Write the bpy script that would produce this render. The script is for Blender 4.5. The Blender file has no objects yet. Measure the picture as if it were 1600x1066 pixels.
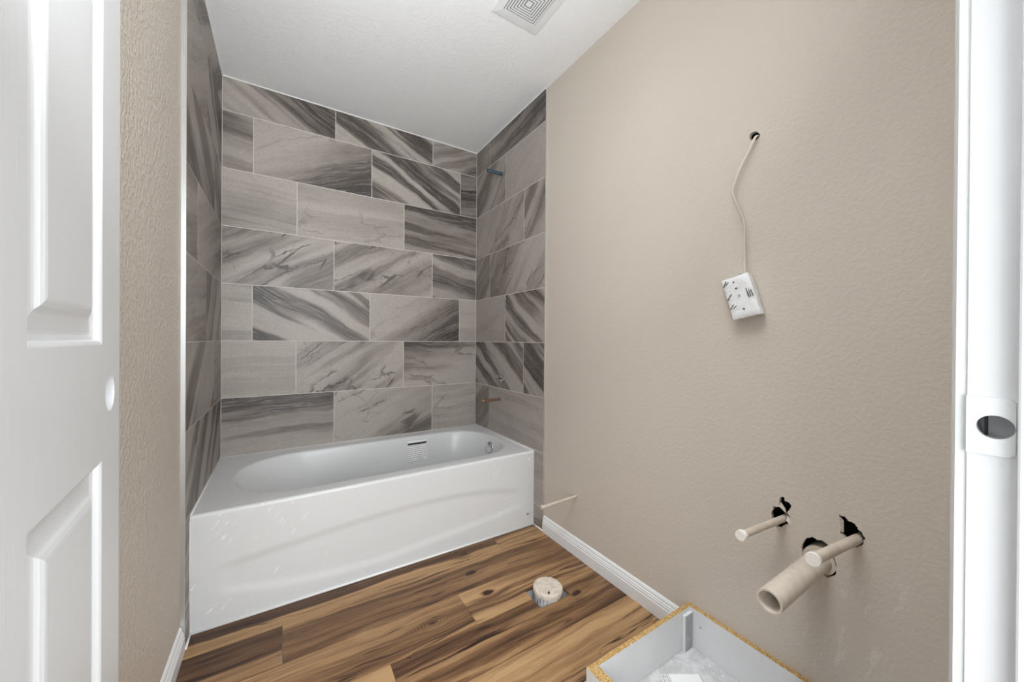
import bpy, bmesh, math, random
from mathutils import Vector, Matrix
from mathutils.geometry import tessellate_polygon
random.seed(7)
S = bpy.context.scene
COL = S.collection
PI = math.pi

# ------------------------------------------------------------------ camera
CAM = Vector((0.2754, -2.4342, 1.0491))
yaw, pit, rol, fpx = 0.5611, -0.0034, 0.0068, 569.33
F0 = Vector((math.sin(yaw), math.cos(yaw), 0)); R0 = Vector((math.cos(yaw), -math.sin(yaw), 0)); U0 = Vector((0, 0, 1))
F2 = F0 * math.cos(pit) + U0 * math.sin(pit); U2 = U0 * math.cos(pit) - F0 * math.sin(pit)
R3 = R0 * math.cos(rol) + U2 * math.sin(rol); U3 = U2 * math.cos(rol) - R0 * math.sin(rol)
cd = bpy.data.cameras.new('camera'); cam = bpy.data.objects.new('camera', cd); COL.objects.link(cam)
cd.sensor_fit = 'HORIZONTAL'; cd.sensor_width = 36; cd.lens = fpx * 36 / 1600; cd.clip_start = 0.01
M = Matrix((R3, U3, -F2)).transposed().to_4x4(); M.translation = CAM; cam.matrix_world = M
S.camera = cam

# ------------------------------------------------------------------ light
W = bpy.data.worlds.new('world'); S.world = W; W.use_nodes = True
bg = W.node_tree.nodes['Background']; bg.inputs[0].default_value = (0.98, 1.0, 1.0, 1); bg.inputs[1].default_value = 0.15
def area(name, loc, target, sx, sy, power, colr=(1, 1, 1)):
    ld = bpy.data.lights.new(name, 'AREA'); ld.shape = 'RECTANGLE'; ld.size = sx; ld.size_y = sy; ld.energy = power; ld.color = colr
    o = bpy.data.objects.new(name, ld); COL.objects.link(o); o.location = loc
    o.rotation_euler = (Vector(target) - Vector(loc)).to_track_quat('-Z', 'Y').to_euler()
    return o
LC = (.957, 1.0, 1.03)
area('hall_window_light', (0.65, -3.3, 1.45), (0.75, 0, 1.2), 1.3, 1.3, 35, LC)
area('hall_up_fill', (0.62, -3.2, 0.5), (0.65, -1.2, 2.0), 1.2, .8, 5, LC)  # added lamp behind the doorway, aimed up to fill the upper room
area('low_right_fill', (0.40, -2.9, 0.75), (1.25, -1.1, 0.3), .7, .7, 8, LC)  # added fill lamp lifting the lower right, no known source there
fb_ = area('ceiling_fill', (0.22, -2.33, 1.45), (0.50, -1.1, 2.43), .3, .3, 13, LC); fb_.data.spread = math.radians(130)  # added fill lamp throwing light at the ceiling to even out the room
fl_ = area('near_ceiling_fill', (0.50, -2.15, 1.75), (0.55, -1.95, 2.6), .3, .3, 2.5, LC); fl_.data.spread = math.radians(100)  # second added lamp aimed up, brightens the ceiling nearest the doorway
vl_ = area('overhead_fill', (0.85, -1.75, 2.41), (0.95, -1.75, 0), .9, .7, 2.5, LC); vl_.data.spread = math.radians(100)  # added overhead fill without a fixture, lifts the right wall
vs_ = area('low_wall_fill', (0.75, -1.9, 2.41), (1.25, -1.5, 0.2), .8, .8, 4.5, LC); vs_.data.spread = math.radians(64)  # added spot without a fixture, brightens the low wall and toe-kick
S.view_settings.view_transform = 'Standard'; S.view_settings.look = 'None'
S.view_settings.gamma = 1; S.view_settings.use_curve_mapping = False
S.view_settings.exposure = 0.0

# ------------------------------------------------------------------ node helper
class NT:
    def __init__(s, name):
        s.m = bpy.data.materials.new(name); s.m.use_nodes = True; s.t = s.m.node_tree
        s.b = s.t.nodes['Principled BSDF']
    def n(s, typ, **kw):
        nd = s.t.nodes.new(typ)
        for k, v in kw.items(): setattr(nd, k, v)
        return nd
    def put(s, sock, v):
        if isinstance(v, bpy.types.NodeSocket): s.t.links.new(v, sock)
        elif v is not None: sock.default_value = v
    def math(s, op, a, b=None, c=None, clamp=False):
        nd = s.n('ShaderNodeMath', operation=op, use_clamp=clamp)
        for i, v in enumerate((a, b, c)): s.put(nd.inputs[i], v)
        return nd.outputs[0]
    def add(s, a, b): return s.math('ADD', a, b)
    def sub(s, a, b): return s.math('SUBTRACT', a, b)
    def mul(s, a, b): return s.math('MULTIPLY', a, b)
    def attr(s, name): return s.n('ShaderNodeAttribute', attribute_type='OBJECT', attribute_name=name).outputs['Fac']
    def xyz(s, x, y, z):
        nd = s.n('ShaderNodeCombineXYZ')
        for i, v in enumerate((x, y, z)): s.put(nd.inputs[i], v)
        return nd.outputs[0]
    def sep(s, v):
        nd = s.n('ShaderNodeSeparateXYZ'); s.put(nd.inputs[0], v); return nd.outputs
    def noise(s, v, scale, detail=4, rough=.55, dist=0):
        nd = s.n('ShaderNodeTexNoise'); s.put(nd.inputs['Vector'], v)
        for k, x in (('Scale', scale), ('Detail', detail), ('Roughness', rough), ('Distortion', dist)): nd.inputs[k].default_value = x
        return nd.outputs[0]
    def ramp(s, f, stops, interp='LINEAR'):
        nd = s.n('ShaderNodeValToRGB'); nd.color_ramp.interpolation = interp; e = nd.color_ramp.elements
        while len(e) < len(stops): e.new(.5)
        for i, (p, c) in enumerate(stops):
            e[i].position = p; e[i].color = tuple(c) + (1,) if not isinstance(c, (int, float)) else (c, c, c, 1)
        s.put(nd.inputs[0], f); return nd.outputs[0]
    def smooth(s, f, a, b, lo=0., hi=1.):
        nd = s.n('ShaderNodeMapRange', interpolation_type='SMOOTHSTEP')
        for i, v in enumerate((f, a, b, lo, hi)): s.put(nd.inputs[i], v)
        return nd.outputs[0]
    def mix(s, f, a, b, bt='MIX'):
        nd = s.n('ShaderNodeMix', data_type='RGBA', blend_type=bt)
        s.put(nd.inputs[0], f); s.put(nd.inputs[6], a); s.put(nd.inputs[7], b); return nd.outputs[2]
    def obj(s): return s.n('ShaderNodeTexCoord').outputs['Object']
    def uv(s): return s.n('ShaderNodeTexCoord').outputs['UV']
    def bump(s, h, strength=.3, dist=.002):
        nd = s.n('ShaderNodeBump'); nd.inputs['Strength'].default_value = strength; nd.inputs['Distance'].default_value = dist
        s.put(nd.inputs['Height'], h); s.put(s.b.inputs['Normal'], nd.outputs[0])
    def fin(s, colr, rough=.5, metal=0, spec=None):
        if isinstance(colr, tuple) and len(colr) == 3: colr = colr + (1,)
        s.put(s.b.inputs['Base Color'], colr); s.put(s.b.inputs['Roughness'], rough); s.put(s.b.inputs['Metallic'], metal)
        if spec is not None: s.b.inputs['Specular IOR Level'].default_value = spec
        return s.m

def plain(name, c, rough=.5, metal=0, bump=None, var=0.0, vscale=20, spec=None):
    t = NT(name); cc = c + (1,)
    o = t.obj()
    if var:
        k = t.noise(o, vscale, 4)
        f = t.smooth(k, .3, .7)
        cc = t.mix(f, tuple(x * (1 - var) for x in c) + (1,), tuple(min(1, x * (1 + var * .5)) for x in c) + (1,))
    if bump: t.bump(t.noise(o, bump[0], 3), bump[1], bump[2])
    return t.fin(cc, rough, metal, spec)

# paint with orange-peel texture
def paint(name, c, s1, s2, strength, dist, rough=.55):
    t = NT(name); o = t.obj()
    a = t.smooth(t.noise(o, s1, 3, .5, .3), .42, .62); b = t.noise(o, s2, 2)
    t.bump(t.add(a, t.mul(b, .5)), strength, dist)
    v = t.smooth(t.noise(o, 1.7, 3), .3, .7)
    return t.fin(t.mix(v, tuple(x * .975 for x in c) + (1,), c + (1,)), rough, 0, .3)
M_PAINT = paint('beige_wall_paint', (.60, .535, .465), 95, 260, .24, .0013)
M_PAINTL = paint('beige_wall_paint_heavy_texture', (.60, .535, .465), 78, 220, .45, .0028)
M_CEIL = paint('white_ceiling_paint', (.87, .873, .875), 60, 200, .22, .002, .8)
t = NT('beige_wall_paint_with_runs'); o = t.obj(); q = t.sep(o); c = (.60, .535, .465)
a_ = t.smooth(t.noise(o, 95, 3, .5, .3), .42, .62); b_ = t.noise(o, 260, 2)
rn = t.noise(t.xyz(0, t.mul(t.add(q[1], t.mul(q[2], .22)), 34), t.mul(q[2], 9)), 1, 4, .6)
zone = t.mul(t.mul(t.smooth(q[1], -2.26, -2.20), t.smooth(q[1], -1.98, -2.05)), t.mul(t.smooth(q[2], .53, .42), t.smooth(q[2], .12, .22)))
run = t.mul(t.smooth(rn, .56, .64), zone)
t.bump(t.add(t.add(a_, t.mul(b_, .5)), t.mul(run, 1.2)), .24, .0013)
v = t.smooth(t.noise(o, 1.7, 3), .3, .7)
cc = t.mix(v, tuple(x * .975 for x in c) + (1,), c + (1,))
M_PAINTR = t.fin(t.mix(t.mul(run, .45), cc, (.72, .66, .59, 1)), .55, 0, .3)
M_TRIM = plain('white_semi_gloss_paint', (.66, .665, .67), .32)
M_BASE = plain('white_baseboard_paint', (.80, .805, .81), .35)
M_GROUT = plain('pale_grout', (.64, .60, .56), .85, var=.08, bump=(400, .2, .001))

# door: white paint over embossed wood grain
t = NT('white_embossed_door_paint'); o = t.uv(); q = t.sep(o)
wv = t.noise(t.xyz(t.mul(q[0], 30), t.mul(q[1], 1.6), 0), 1, 3)
gr = t.noise(t.xyz(t.mul(q[0], 230), t.mul(q[1], 7), t.mul(wv, 6)), 1, 3, .6)
t.bump(gr, .26, .0013)
M_DOOR = t.fin((.735, .74, .745), .42)

M_TUB = NT('white_tub_enamel'); o = M_TUB.obj(); q = M_TUB.sep(o)
endm = M_TUB.math('MAXIMUM', M_TUB.smooth(q[0], .62, .08), M_TUB.smooth(q[0], 1.12, 1.42))
apm = M_TUB.smooth(q[1], -.735, -.744)
dv = M_TUB.add(q[0], M_TUB.mul(q[2], -.8)); dw = M_TUB.add(q[0], q[2])
wr = M_TUB.noise(M_TUB.xyz(M_TUB.mul(dw, 14), 0, M_TUB.mul(dv, 60)), 1, 3, .6)
wm = M_TUB.smooth(wr, .60, .70)
pt = M_TUB.smooth(M_TUB.noise(o, 9, 2), .46, .62)
scf = M_TUB.mul(M_TUB.mul(wm, pt), M_TUB.mul(endm, apm))
M_TUB.bump(scf, .25, .002)
M_TUB = M_TUB.fin(M_TUB.mix(scf, (.725, .735, .74, 1), (.95, .95, .95, 1)), M_TUB.add(.27, M_TUB.mul(scf, .4)))

# marbled porcelain tile, one material steered by properties on each tile
t = NT('grey_marbled_tile'); q = t.sep(t.uv())
A = {k: t.attr(k) for k in ('ang', 'base', 'con', 'frq', 'gu', 'gv', 'crk', 'sd', 'pt')}
ca = t.math('COSINE', A['ang']); sa = t.math('SINE', A['ang'])
sx = t.add(t.mul(q[0], ca), t.mul(q[1], sa)); ty = t.sub(t.mul(q[1], ca), t.mul(q[0], sa))
z = t.mul(A['sd'], 3.71)
w = t.noise(t.xyz(sx, ty, z), 2.6, 2); w2 = t.noise(t.xyz(t.mul(sx, .6), ty, t.add(z, 9)), 17, 3)
tw = t.add(t.add(ty, t.mul(t.sub(w, .5), .085)), t.mul(t.sub(w2, .5), .016))
st = t.noise(t.xyz(t.mul(sx, .8), t.mul(tw, A['frq']), z), 1, 2, .5)
fine = t.noise(t.xyz(t.mul(sx, 3.4), t.mul(tw, t.mul(A['frq'], 6)), t.add(z, 4)), 1, 5, .72)
bandst = t.smooth(st, .41, .59, -1., 1.)
D = t.add(A['base'], t.mul(A['con'], bandst))
D = t.add(D, t.add(t.mul(q[0], A['gu']), t.mul(q[1], A['gv'])))
D = t.add(D, t.mul(t.sub(fine, .5), t.add(.45, t.mul(t.smooth(D, .2, .7), .55))))
blot = t.noise(t.xyz(q[0], q[1], t.add(z, 2)), 7, 4, .6)
D = t.add(D, t.mul(t.sub(blot, .5), .34))
colr = t.ramp(D, [(0, (.430, .388, .350)), (.28, (.345, .308, .279)), (.5, (.222, .192, .171)), (.75, (.112, .094, .083)), (1, (.055, .046, .041))])
# cracks: long thin dark veins along the streak direction, with a branch direction
def veins(vec, wid):
    v = t.n('ShaderNodeTexVoronoi', feature='DISTANCE_TO_EDGE'); t.put(v.inputs['Vector'], vec); v.inputs['Scale'].default_value = 1
    return t.smooth(v.outputs['Distance'], wid, wid * .25)
wob = t.mul(t.sub(t.noise(t.xyz(q[0], q[1], z), 24, 3, .6), .5), .30)
cr = veins(t.xyz(t.add(t.mul(sx, 2.3), wob), t.add(t.mul(ty, 8.5), wob), t.add(z, .5)), .040)
cr2 = veins(t.xyz(t.add(t.mul(q[0], 5), wob), t.add(t.mul(q[1], 7), wob), t.add(z, 7.5)), .018)
cm = t.smooth(t.noise(t.xyz(sx, ty, t.add(z, 31)), 5, 2), .47, .60)
crk = t.math('MAXIMUM', cr, t.mul(cr2, .5))
colr = t.mix(t.mul(t.mul(crk, cm), A['crk']), colr, (.085, .07, .062, 1))
# fine white lines in the dark bands, and pale specks
ln = t.noise(t.xyz(t.mul(sx, 1.6), t.mul(tw, 40), t.add(z, 23)), 1, 3, .6)
lw = t.mul(t.smooth(t.math('ABSOLUTE', t.sub(ln, .52)), .03, .004), t.smooth(D, .35, .7))
colr = t.mix(t.mul(lw, .38), colr, (.42, .385, .36, 1))
spk = t.mul(t.smooth(t.noise(t.xyz(sx, t.mul(tw, 2.2), z), 130, 2), .64, .72), t.smooth(D, .45, .75))
colr = t.mix(t.mul(spk, .6), colr, (.5, .47, .44, 1))
gn = t.noise(t.xyz(t.mul(sx, .35), tw, z), 230, 2)
colr = t.mix(t.mul(t.smooth(gn, .42, .68), .22), colr, (.16, .14, .13, 1))
M_TILE = t.fin(colr, t.add(.36, t.mul(fine, .12)), 0, .35)

# plank wood, also steered per plank
t = NT('rustic_wood_plank'); q = t.sep(t.uv())
A = {k: t.attr(k) for k in ('tone', 'sd', 'gy', 'gx', 'con', 'kx', 'ky', 'kr', 'edge', 'frq', 'hs')}
z = t.mul(A['sd'], 5.17)
dx = t.sub(q[0], A['kx']); dy = t.sub(q[1], A['ky'])
d2 = t.add(t.mul(t.mul(dx, dx), .32), t.mul(dy, dy))
kd = t.math('SQRT', t.add(d2, 1e-6))
kg = t.math('EXPONENT', t.mul(d2, -700))
bend = t.mul(t.mul(dy, kg), .75)
w = t.noise(t.xyz(t.mul(q[0], 2.2), t.mul(q[1], 4), z), 1, 2, .5)
w2 = t.noise(t.xyz(t.mul(q[0], 9), t.mul(q[1], 25), z), 1, 3, .55)
y2 = t.sub(t.add(t.add(q[1], t.mul(t.sub(w, .5), .060)), t.mul(t.sub(w2, .5), .007)), bend)
band = t.noise(t.xyz(t.mul(q[0], .7), t.mul(y2, A['frq']), z), 1, 2, .5)
grain = t.noise(t.xyz(t.mul(q[0], 9), t.mul(y2, 230), t.add(z, 3)), 1, 4, .65)
mid = t.noise(t.xyz(t.mul(q[0], 2.2), t.mul(y2, 62), t.add(z, 6)), 1, 6, .68)
D = t.add(A['tone'], t.mul(A['con'], t.smooth(band, .38, .62, -1., 1.)))
D = t.add(D, t.add(t.mul(q[1], A['gy']), t.mul(q[0], A['gx'])))
# a sharp tan / heartwood boundary where the plank has one
eb = t.smooth(t.add(t.sub(y2, A['edge']), t.mul(t.sub(mid, .5), .012)), -.003, .004)
D = t.add(D, t.mul(eb, t.attr('eh')))
D = t.add(D, t.mul(t.sub(mid, .5), 1.15))
D = t.add(D, t.mul(t.sub(grain, .5), .60))
# dark heart streaks, long and narrow
hs = t.noise(t.xyz(t.mul(q[0], .9), t.mul(y2, 17), t.add(z, 41)), 1, 3, .5)
hz = t.smooth(t.add(hs, t.mul(t.sub(mid, .5), .16)), .60, .69)
D = t.add(D, t.mul(hz, A['hs']))
kn = t.smooth(t.add(kd, t.add(t.mul(t.sub(mid, .5), .035), t.mul(t.sub(w2, .5), .05))), t.mul(A['kr'], .62), 0.)
ring = t.mul(t.math('SINE', t.add(t.mul(kd, 900), t.mul(w2, 9))), t.mul(kg, .16))
D = t.add(D, t.add(t.mul(kn, 1.2), t.mul(ring, t.smooth(A['kr'], 0., .01))))
colr = t.ramp(D, [(0, (.46, .285, .138)), (.25, (.335, .195, .092)), (.5, (.195, .103, .047)), (.75, (.095, .045, .020)), (1, (.028, .011, .005))])
cn = t.noise(t.xyz(t.mul(q[0], 1.3), t.mul(y2, 24), t.add(z, 11)), 1, 3, .5)
cr = t.mul(t.smooth(t.math('ABSOLUTE', t.sub(cn, .5)), .024, .005), t.smooth(t.noise(t.xyz(t.mul(q[0], 3), t.mul(q[1], 9), z), 1, 2), .50, .60))
colr = t.mix(t.mul(cr, .9), colr, (.026, .010, .005, 1))
pk = t.smooth(t.noise(t.xyz(t.mul(q[0], 24), t.mul(y2, 60), t.add(z, 13)), 1, 1), .76, .80)
colr = t.mix(t.mul(pk, .9), colr, (.022, .009, .005, 1))
dust = t.mul(t.smooth(t.noise(t.obj(), 6, 5, .65), .58, .76), .13)
colr = t.mix(dust, colr, (.36, .27, .2, 1))
t.bump(grain, .12, .0006)
M_WOOD = t.fin(colr, t.add(.40, t.mul(grain, .15)), 0, .4)

t = NT('grey_concrete'); o = t.obj()
cc = t.mix(t.smooth(t.noise(o, 26, 6, .65), .35, .68), (.50, .50, .50, 1), (.66, .66, .665, 1))
cc = t.mix(t.smooth(t.noise(o, 120, 3), .60, .72), cc, (.76, .76, .77, 1))
t.bump(t.noise(o, 90, 4), .3, .002); M_CONC = t.fin(cc, .9)

t = NT('raw_particle_board'); o = t.obj()
v = t.n('ShaderNodeTexVoronoi'); t.put(v.inputs['Vector'], o); v.inputs['Scale'].default_value = 330
cc = t.ramp(v.outputs['Color'], [(0, (.20, .105, .03)), (.4, (.42, .255, .09)), (.75, (.58, .385, .15)), (1, (.72, .53, .26))])
t.bump(v.outputs['Distance'], .4, .001); M_PART = t.fin(cc, .85)
M_MELA = plain('white_melamine', (.74, .742, .748), .45, var=.04, vscale=9)
M_BLOCK = plain('grey_block_wood', (.42, .425, .43), .6, var=.15, vscale=40)
M_PLAST = plain('white_plastic', (.78, .785, .79), .4)
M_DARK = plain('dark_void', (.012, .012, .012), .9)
M_VENTGAP = plain('vent_gap_shade', (.03, .03, .032), .8)  # shade between the louvres, painted as a near-black backing colour
M_CHROME = plain('chrome', (.72, .73, .75), .12, 1)
M_ALU = plain('brushed_aluminium', (.74, .75, .76), .33, 1)
M_COPPER = plain('aged_copper', (.46, .265, .185), .35, 1, var=.3, vscale=90)
M_BRASS = plain('grey_brass', (.42, .38, .33), .3, 1, var=.4, vscale=120)
M_DULL = plain('dull_dark_brass', (.30, .275, .245), .38, 1, var=.5, vscale=140)
M_BLUE = plain('blue_tinted_steel', (.15, .28, .35), .2, .8, var=.6, vscale=160)
M_WHITECAP = plain('pale_cap_plastic', (.80, .76, .70), .5, var=.05, vscale=80)
M_PIPE = plain('paint_splashed_pipe', (.58, .50, .415), .5, var=.12, vscale=35, bump=(120, .2, .001))
M_PVC = plain('paint_splashed_pvc', (.64, .565, .48), .45, var=.10, vscale=30)
M_CORE = plain('torn_gypsum', (.62, .56, .49), .9, var=.25, vscale=60, bump=(150, .6, .003))
M_CABLE = plain('painted_cable_sheath', (.66, .59, .50), .5)
M_FILM = NT('white_paper_wrap'); o = M_FILM.obj()
M_FILM.bump(M_FILM.noise(o, 70, 3, .6, 1.5), .55, .004); M_FILM = M_FILM.fin((.83, .835, .84), .3)
M_INK = plain('black_print', (.03, .03, .035), .6)
M_CAULK = plain('white_caulk', (.86, .86, .855), .4)
t = NT('cement_coated_cap'); o = t.obj()
cc = t.mix(t.smooth(t.noise(o, 60, 5, .7), .4, .7), (.66, .585, .50, 1), (.50, .42, .35, 1))
t.bump(t.noise(o, 130, 3), .4, .002); M_CEMENT = t.fin(cc, .85)
t = NT('white_pipe_blue_print'); o = t.obj()
q = t.sep(o); cc = t.mix(t.smooth(t.noise(t.xyz(t.mul(q[0], 90), t.mul(q[1], 90), t.mul(q[2], 14)), 1, 3), .54, .62), (.72, .71, .70, 1), (.12, .13, .34, 1)); M_PIPEWHITE = t.fin(cc, .5)
t = NT('printed_warning_label'); q = t.sep(t.uv())
bar = t.mul(t.math('GREATER_THAN', q[1], .80), t.math('LESS_THAN', q[1], .90))
rowf = t.math('FRACT', t.mul(q[1], 11)); ln = t.mul(t.math('LESS_THAN', rowf, .42), t.math('LESS_THAN', q[1], .76))
wd = t.math('GREATER_THAN', t.noise(t.xyz(t.mul(q[0], 22), t.math('FLOOR', t.mul(q[1], 11)), 0), 1.0, 2), .44)
gap = t.math('GREATER_THAN', t.noise(t.xyz(0, t.math('FLOOR', t.mul(q[1], 11)), 5), .9, 1), .40)
lnm = t.mul(t.mul(ln, wd), t.mul(gap, .55))
cc = t.mix(lnm, (.88, .88, .88, 1), (.12, .12, .12, 1)); cc = t.mix(bar, cc, (.025, .025, .028, 1)); M_LABEL = t.fin(cc, .5)
t = NT('printed_paper'); q = t.sep(t.uv())
pm = t.mul(t.smooth(t.noise(t.xyz(q[0], t.mul(q[1], 3), 0), 26, 3), .5, .56), t.smooth(q[0], .30, .24))
M_PAPER = t.fin(t.mix(pm, (.86, .86, .86, 1), (.1, .1, .1, 1)), .8)

# ------------------------------------------------------------------ mesh helpers
def link(name, bm, mat, parent=None, smooth=False, mats=None):
    me = bpy.data.meshes.new(name); bm.normal_update(); bm.to_mesh(me); bm.free()
    for m in (mats or [mat]): me.materials.append(m)
    if smooth:
        for p in me.polygons: p.use_smooth = True
        if smooth != True: me.set_sharp_from_angle(angle=math.radians(smooth))
    o = bpy.data.objects.new(name, me); COL.objects.link(o)
    if parent: o.parent = parent; o.matrix_parent_inverse = parent.matrix_world.inverted()
    return o
def struct(o): o['kind'] = 'structure'; return o
def tag(o, label, cat, group=None):
    o['label'] = label; o['category'] = cat
    if group: o['group'] = group
    return o
def empty(name, loc, label, cat, group=None):
    o = bpy.data.objects.new(name, None); COL.objects.link(o); o.empty_display_size = .05
    o.location = loc; o.matrix_world = Matrix.Translation(loc); return tag(o, label, cat, group)
def box(bm, x0, x1, y0, y1, z0, z1, bev=0, mi=0, top_mi=None):
    vs = [bm.verts.new((x, y, z)) for x in (x0, x1) for y in (y0, y1) for z in (z0, z1)]
    fs = []
    for ids in ((0, 1, 3, 2), (4, 6, 7, 5), (0, 4, 5, 1), (2, 3, 7, 6), (0, 2, 6, 4), (1, 5, 7, 3)):
        f = bm.faces.new([vs[i] for i in ids]); f.material_index = mi; fs.append(f)
    if top_mi is not None: fs[5].material_index = top_mi
    if bev:
        es = list({e for f in fs for e in f.edges})
        bmesh.ops.bevel(bm, geom=es, offset=bev, segments=2, affect='EDGES', profile=.5)
    return fs
def prism(bm, poly, to3, d0, d1, holes=(), mi=0, side_mi=None):
    """extrude a 2-D polygon with holes; to3(a,b,d) gives the point."""
    loops = [[(a, b) for a, b in poly]] + [[(a, b) for a, b in h] for h in holes]
    flat = [p for l in loops for p in l]
    tris = tessellate_polygon([[Vector((a, b, 0)) for a, b in l] for l in loops])
    v0 = [bm.verts.new(to3(a, b, d0)) for a, b in flat]; v1 = [bm.verts.new(to3(a, b, d1)) for a, b in flat]
    for tr in tris:
        for vv in (v0, v1):
            try: f = bm.faces.new([vv[i] for i in tr]); f.material_index = mi
            except ValueError: pass
    k = 0
    for l in loops:
        n = len(l)
        for i in range(n):
            a, b = k + i, k + (i + 1) % n
            f = bm.faces.new((v0[a], v0[b], v1[b], v1[a])); f.material_index = mi if side_mi is None else side_mi
        k += n
    bmesh.ops.recalc_face_normals(bm, faces=bm.faces[:])
def lathe(bm, origin, axis, prof, n=24, closed=False, caps=(True, True)):
    """prof: (distance along axis, radius)."""
    ax = Vector(axis).normalized(); u = ax.orthogonal().normalized(); v = ax.cross(u); o = Vector(origin)
    rings = [[bm.verts.new(o + ax * d + (u * math.cos(2 * PI * i / n) + v * math.sin(2 * PI * i / n)) * r) for i in range(n)] for d, r in prof]
    m = len(rings)
    for k in range(m if closed else m - 1):
        a, b = rings[k], rings[(k + 1) % m]
        for i in range(n): bm.faces.new((a[i], a[(i + 1) % n], b[(i + 1) % n], b[i]))
    if not closed:
        if caps[0]: bm.faces.new(rings[0][::-1])
        if caps[1]: bm.faces.new(rings[-1])
    bmesh.ops.recalc_face_normals(bm, faces=bm.faces[:])
def sweep(bm, pts, prof, ups=None):
    """closed profile (a,b) swept along points; a = side, b = up."""
    rings = []
    for i, p in enumerate(pts):
        d = (Vector(pts[min(i + 1, len(pts) - 1)]) - Vector(pts[max(i - 1, 0)])).normalized()
        up = Vector(ups[i] if ups else (0, 0, 1)); s = d.cross(up).normalized(); up = s.cross(d).normalized()
        rings.append([bm.verts.new(Vector(p) + s * a + up * b) for a, b in prof])
    n = len(prof)
    for a, b in zip(rings, rings[1:]):
        for i in range(n): bm.faces.new((a[i], a[(i + 1) % n], b[(i + 1) % n], b[i]))
    bm.faces.new(rings[0][::-1]); bm.faces.new(rings[-1])
    bmesh.ops.recalc_face_normals(bm, faces=bm.faces[:])
def circle(cx, cy, r, n=16): return [(cx + r * math.cos(2 * PI * i / n), cy + r * math.sin(2 * PI * i / n)) for i in range(n)]

# ------------------------------------------------------------------ dimensions
WX, ZC = 1.4872, 2.4276          # right tile face, ceiling
PXL, PXR = -0.012, 1.494         # painted wall planes
DL, DR = -0.822, -0.838          # where the tiling ends on the left and right
YD0, YD1 = -2.366, -2.481        # door wall: room face, hall face
JX0, JX1 = 0.1134, 0.8754        # door opening
ZH = 2.045
ROW = lambda k: 1.0338 + (5 - k) * .304
def XZ(y0): return lambda a, b, d: (a, y0 + d, b)

# ------------------------------------------------------------------ shell
bm = bmesh.new(); HX0, HX1, HY0, HY1 = 1.1348, 1.2824, -1.296, -1.1816
prism(bm, [(-.3, -2.9), (1.8, -2.9), (1.8, .2), (-.3, .2)], lambda a, b, d: (a, b, d), -.06, -.007, holes=[[(HX0 - .004, HY0 - .004), (HX1 + .004, HY0 - .004), (HX1 + .004, HY1 + .004), (HX0 - .004, HY1 + .004)]])
box(bm, -.3, 1.8, -2.9, .2, -.12, -.0601)
floor = struct(link('floor', bm, M_CONC))
def plank(poly, **kw):
    xs = [p[0] for p in poly]; ys = [p[1] for p in poly]
    bm = bmesh.new()
    prism(bm, poly, lambda a, b, d: (a, b, d), -.007, 0)
    uvl = bm.loops.layers.uv.new('UVMap'); cx = (min(xs) + max(xs)) / 2; cy = (min(ys) + max(ys)) / 2
    if kw.get('abs'): cx = cy = 0
    for f in bm.faces:
        for l in f.loops: l[uvl].uv = (l.vert.co.x - cx, l.vert.co.y - cy)
    o = link('plank', bm, M_WOOD, floor)
    for k, v in {**dict(tone=.3, sd=1., gy=0., gx=0., con=.2, kx=9., ky=9., kr=0., edge=9., eh=0., frq=9., hs=.5), **kw}.items():
        o[k] = float(v)
    return o
YR = [-.7475, -.8705, -1.053, -1.2375, -1.4225, -1.607, -1.791, -1.975, -2.159, -2.366]
g = .0006
def strip(r, x0, x1, y0=None, y1=None, notch=None, **kw):
    a, b = (YR[r + 1] if y0 is None else y0) + g, (YR[r] if y1 is None else y1) - g
    x0 += g; x1 -= g
    if notch == 'low': poly = [(x0, a), (HX0, a), (HX0, HY1), (HX1, HY1), (HX1, a), (x1, a), (x1, b), (x0, b)]
    elif notch == 'high': poly = [(x0, a), (x1, a), (x1, b), (HX1, b), (HX1, HY0), (HX0, HY0), (HX0, b), (x0, b)]
    else: poly = [(x0, a), (x1, a), (x1, b), (x0, b)]
    return plank(poly, **kw)
XL, XR = -.010, 1.492
BX = 1.003   # left side of the toe-kick frame
strip(0, XL, 1.214, y1=-.744, tone=.14, sd=3, con=.08, edge=-.006, eh=.62, kx=.42, ky=-.004, kr=.018, hs=.2)
strip(0, 1.214, XR, y1=-.744, tone=.32, sd=5, con=.15, gy=2.2)
strip(1, XL, .278, tone=.46, sd=8, con=.10, edge=-.030, eh=.16, gy=1.0, hs=.3)
strip(1, .278, XR, tone=.48, sd=12, con=.16, edge=.060, eh=-.36, kx=.115, ky=.004, kr=.030, hs=.45)
strip(2, XL, .887, tone=.42, sd=17, con=.14, edge=.066, eh=-.2, kx=.31, ky=.0, kr=.022, frq=12, hs=.4)
strip(2, .887, XR, notch='low', tone=.30, sd=21, con=.13, kx=-.19, ky=.035, kr=.026, gx=.45, hs=.5)
strip(3, XL, .573, tone=.20, sd=26, con=.14, gy=-1.2)
strip(3, .573, XR, notch='high', tone=.56, sd=31, con=.20, kx=.28, ky=.03, kr=.034, frq=12, hs=.85)
strip(4, XL, 1.492, tone=.17, sd=36, con=.13, gy=.5, kx=.09, ky=-.02, kr=.020, frq=11, hs=.75)
strip(5, XL, .35, tone=.45, sd=41); strip(5, .35, BX + .02, tone=.2, sd=43, hs=.6)
for r in (6, 7, 8):
    strip(r, XL, .55, tone=.3 + .1 * (r % 2), sd=50 + r); strip(r, .55, BX + .004, tone=.4, sd=60 + r)

bm = bmesh.new(); box(bm, -.3, 1.8, -2.6, .2, ZC, ZC + .1); struct(link('ceiling', bm, M_CEIL))

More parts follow.
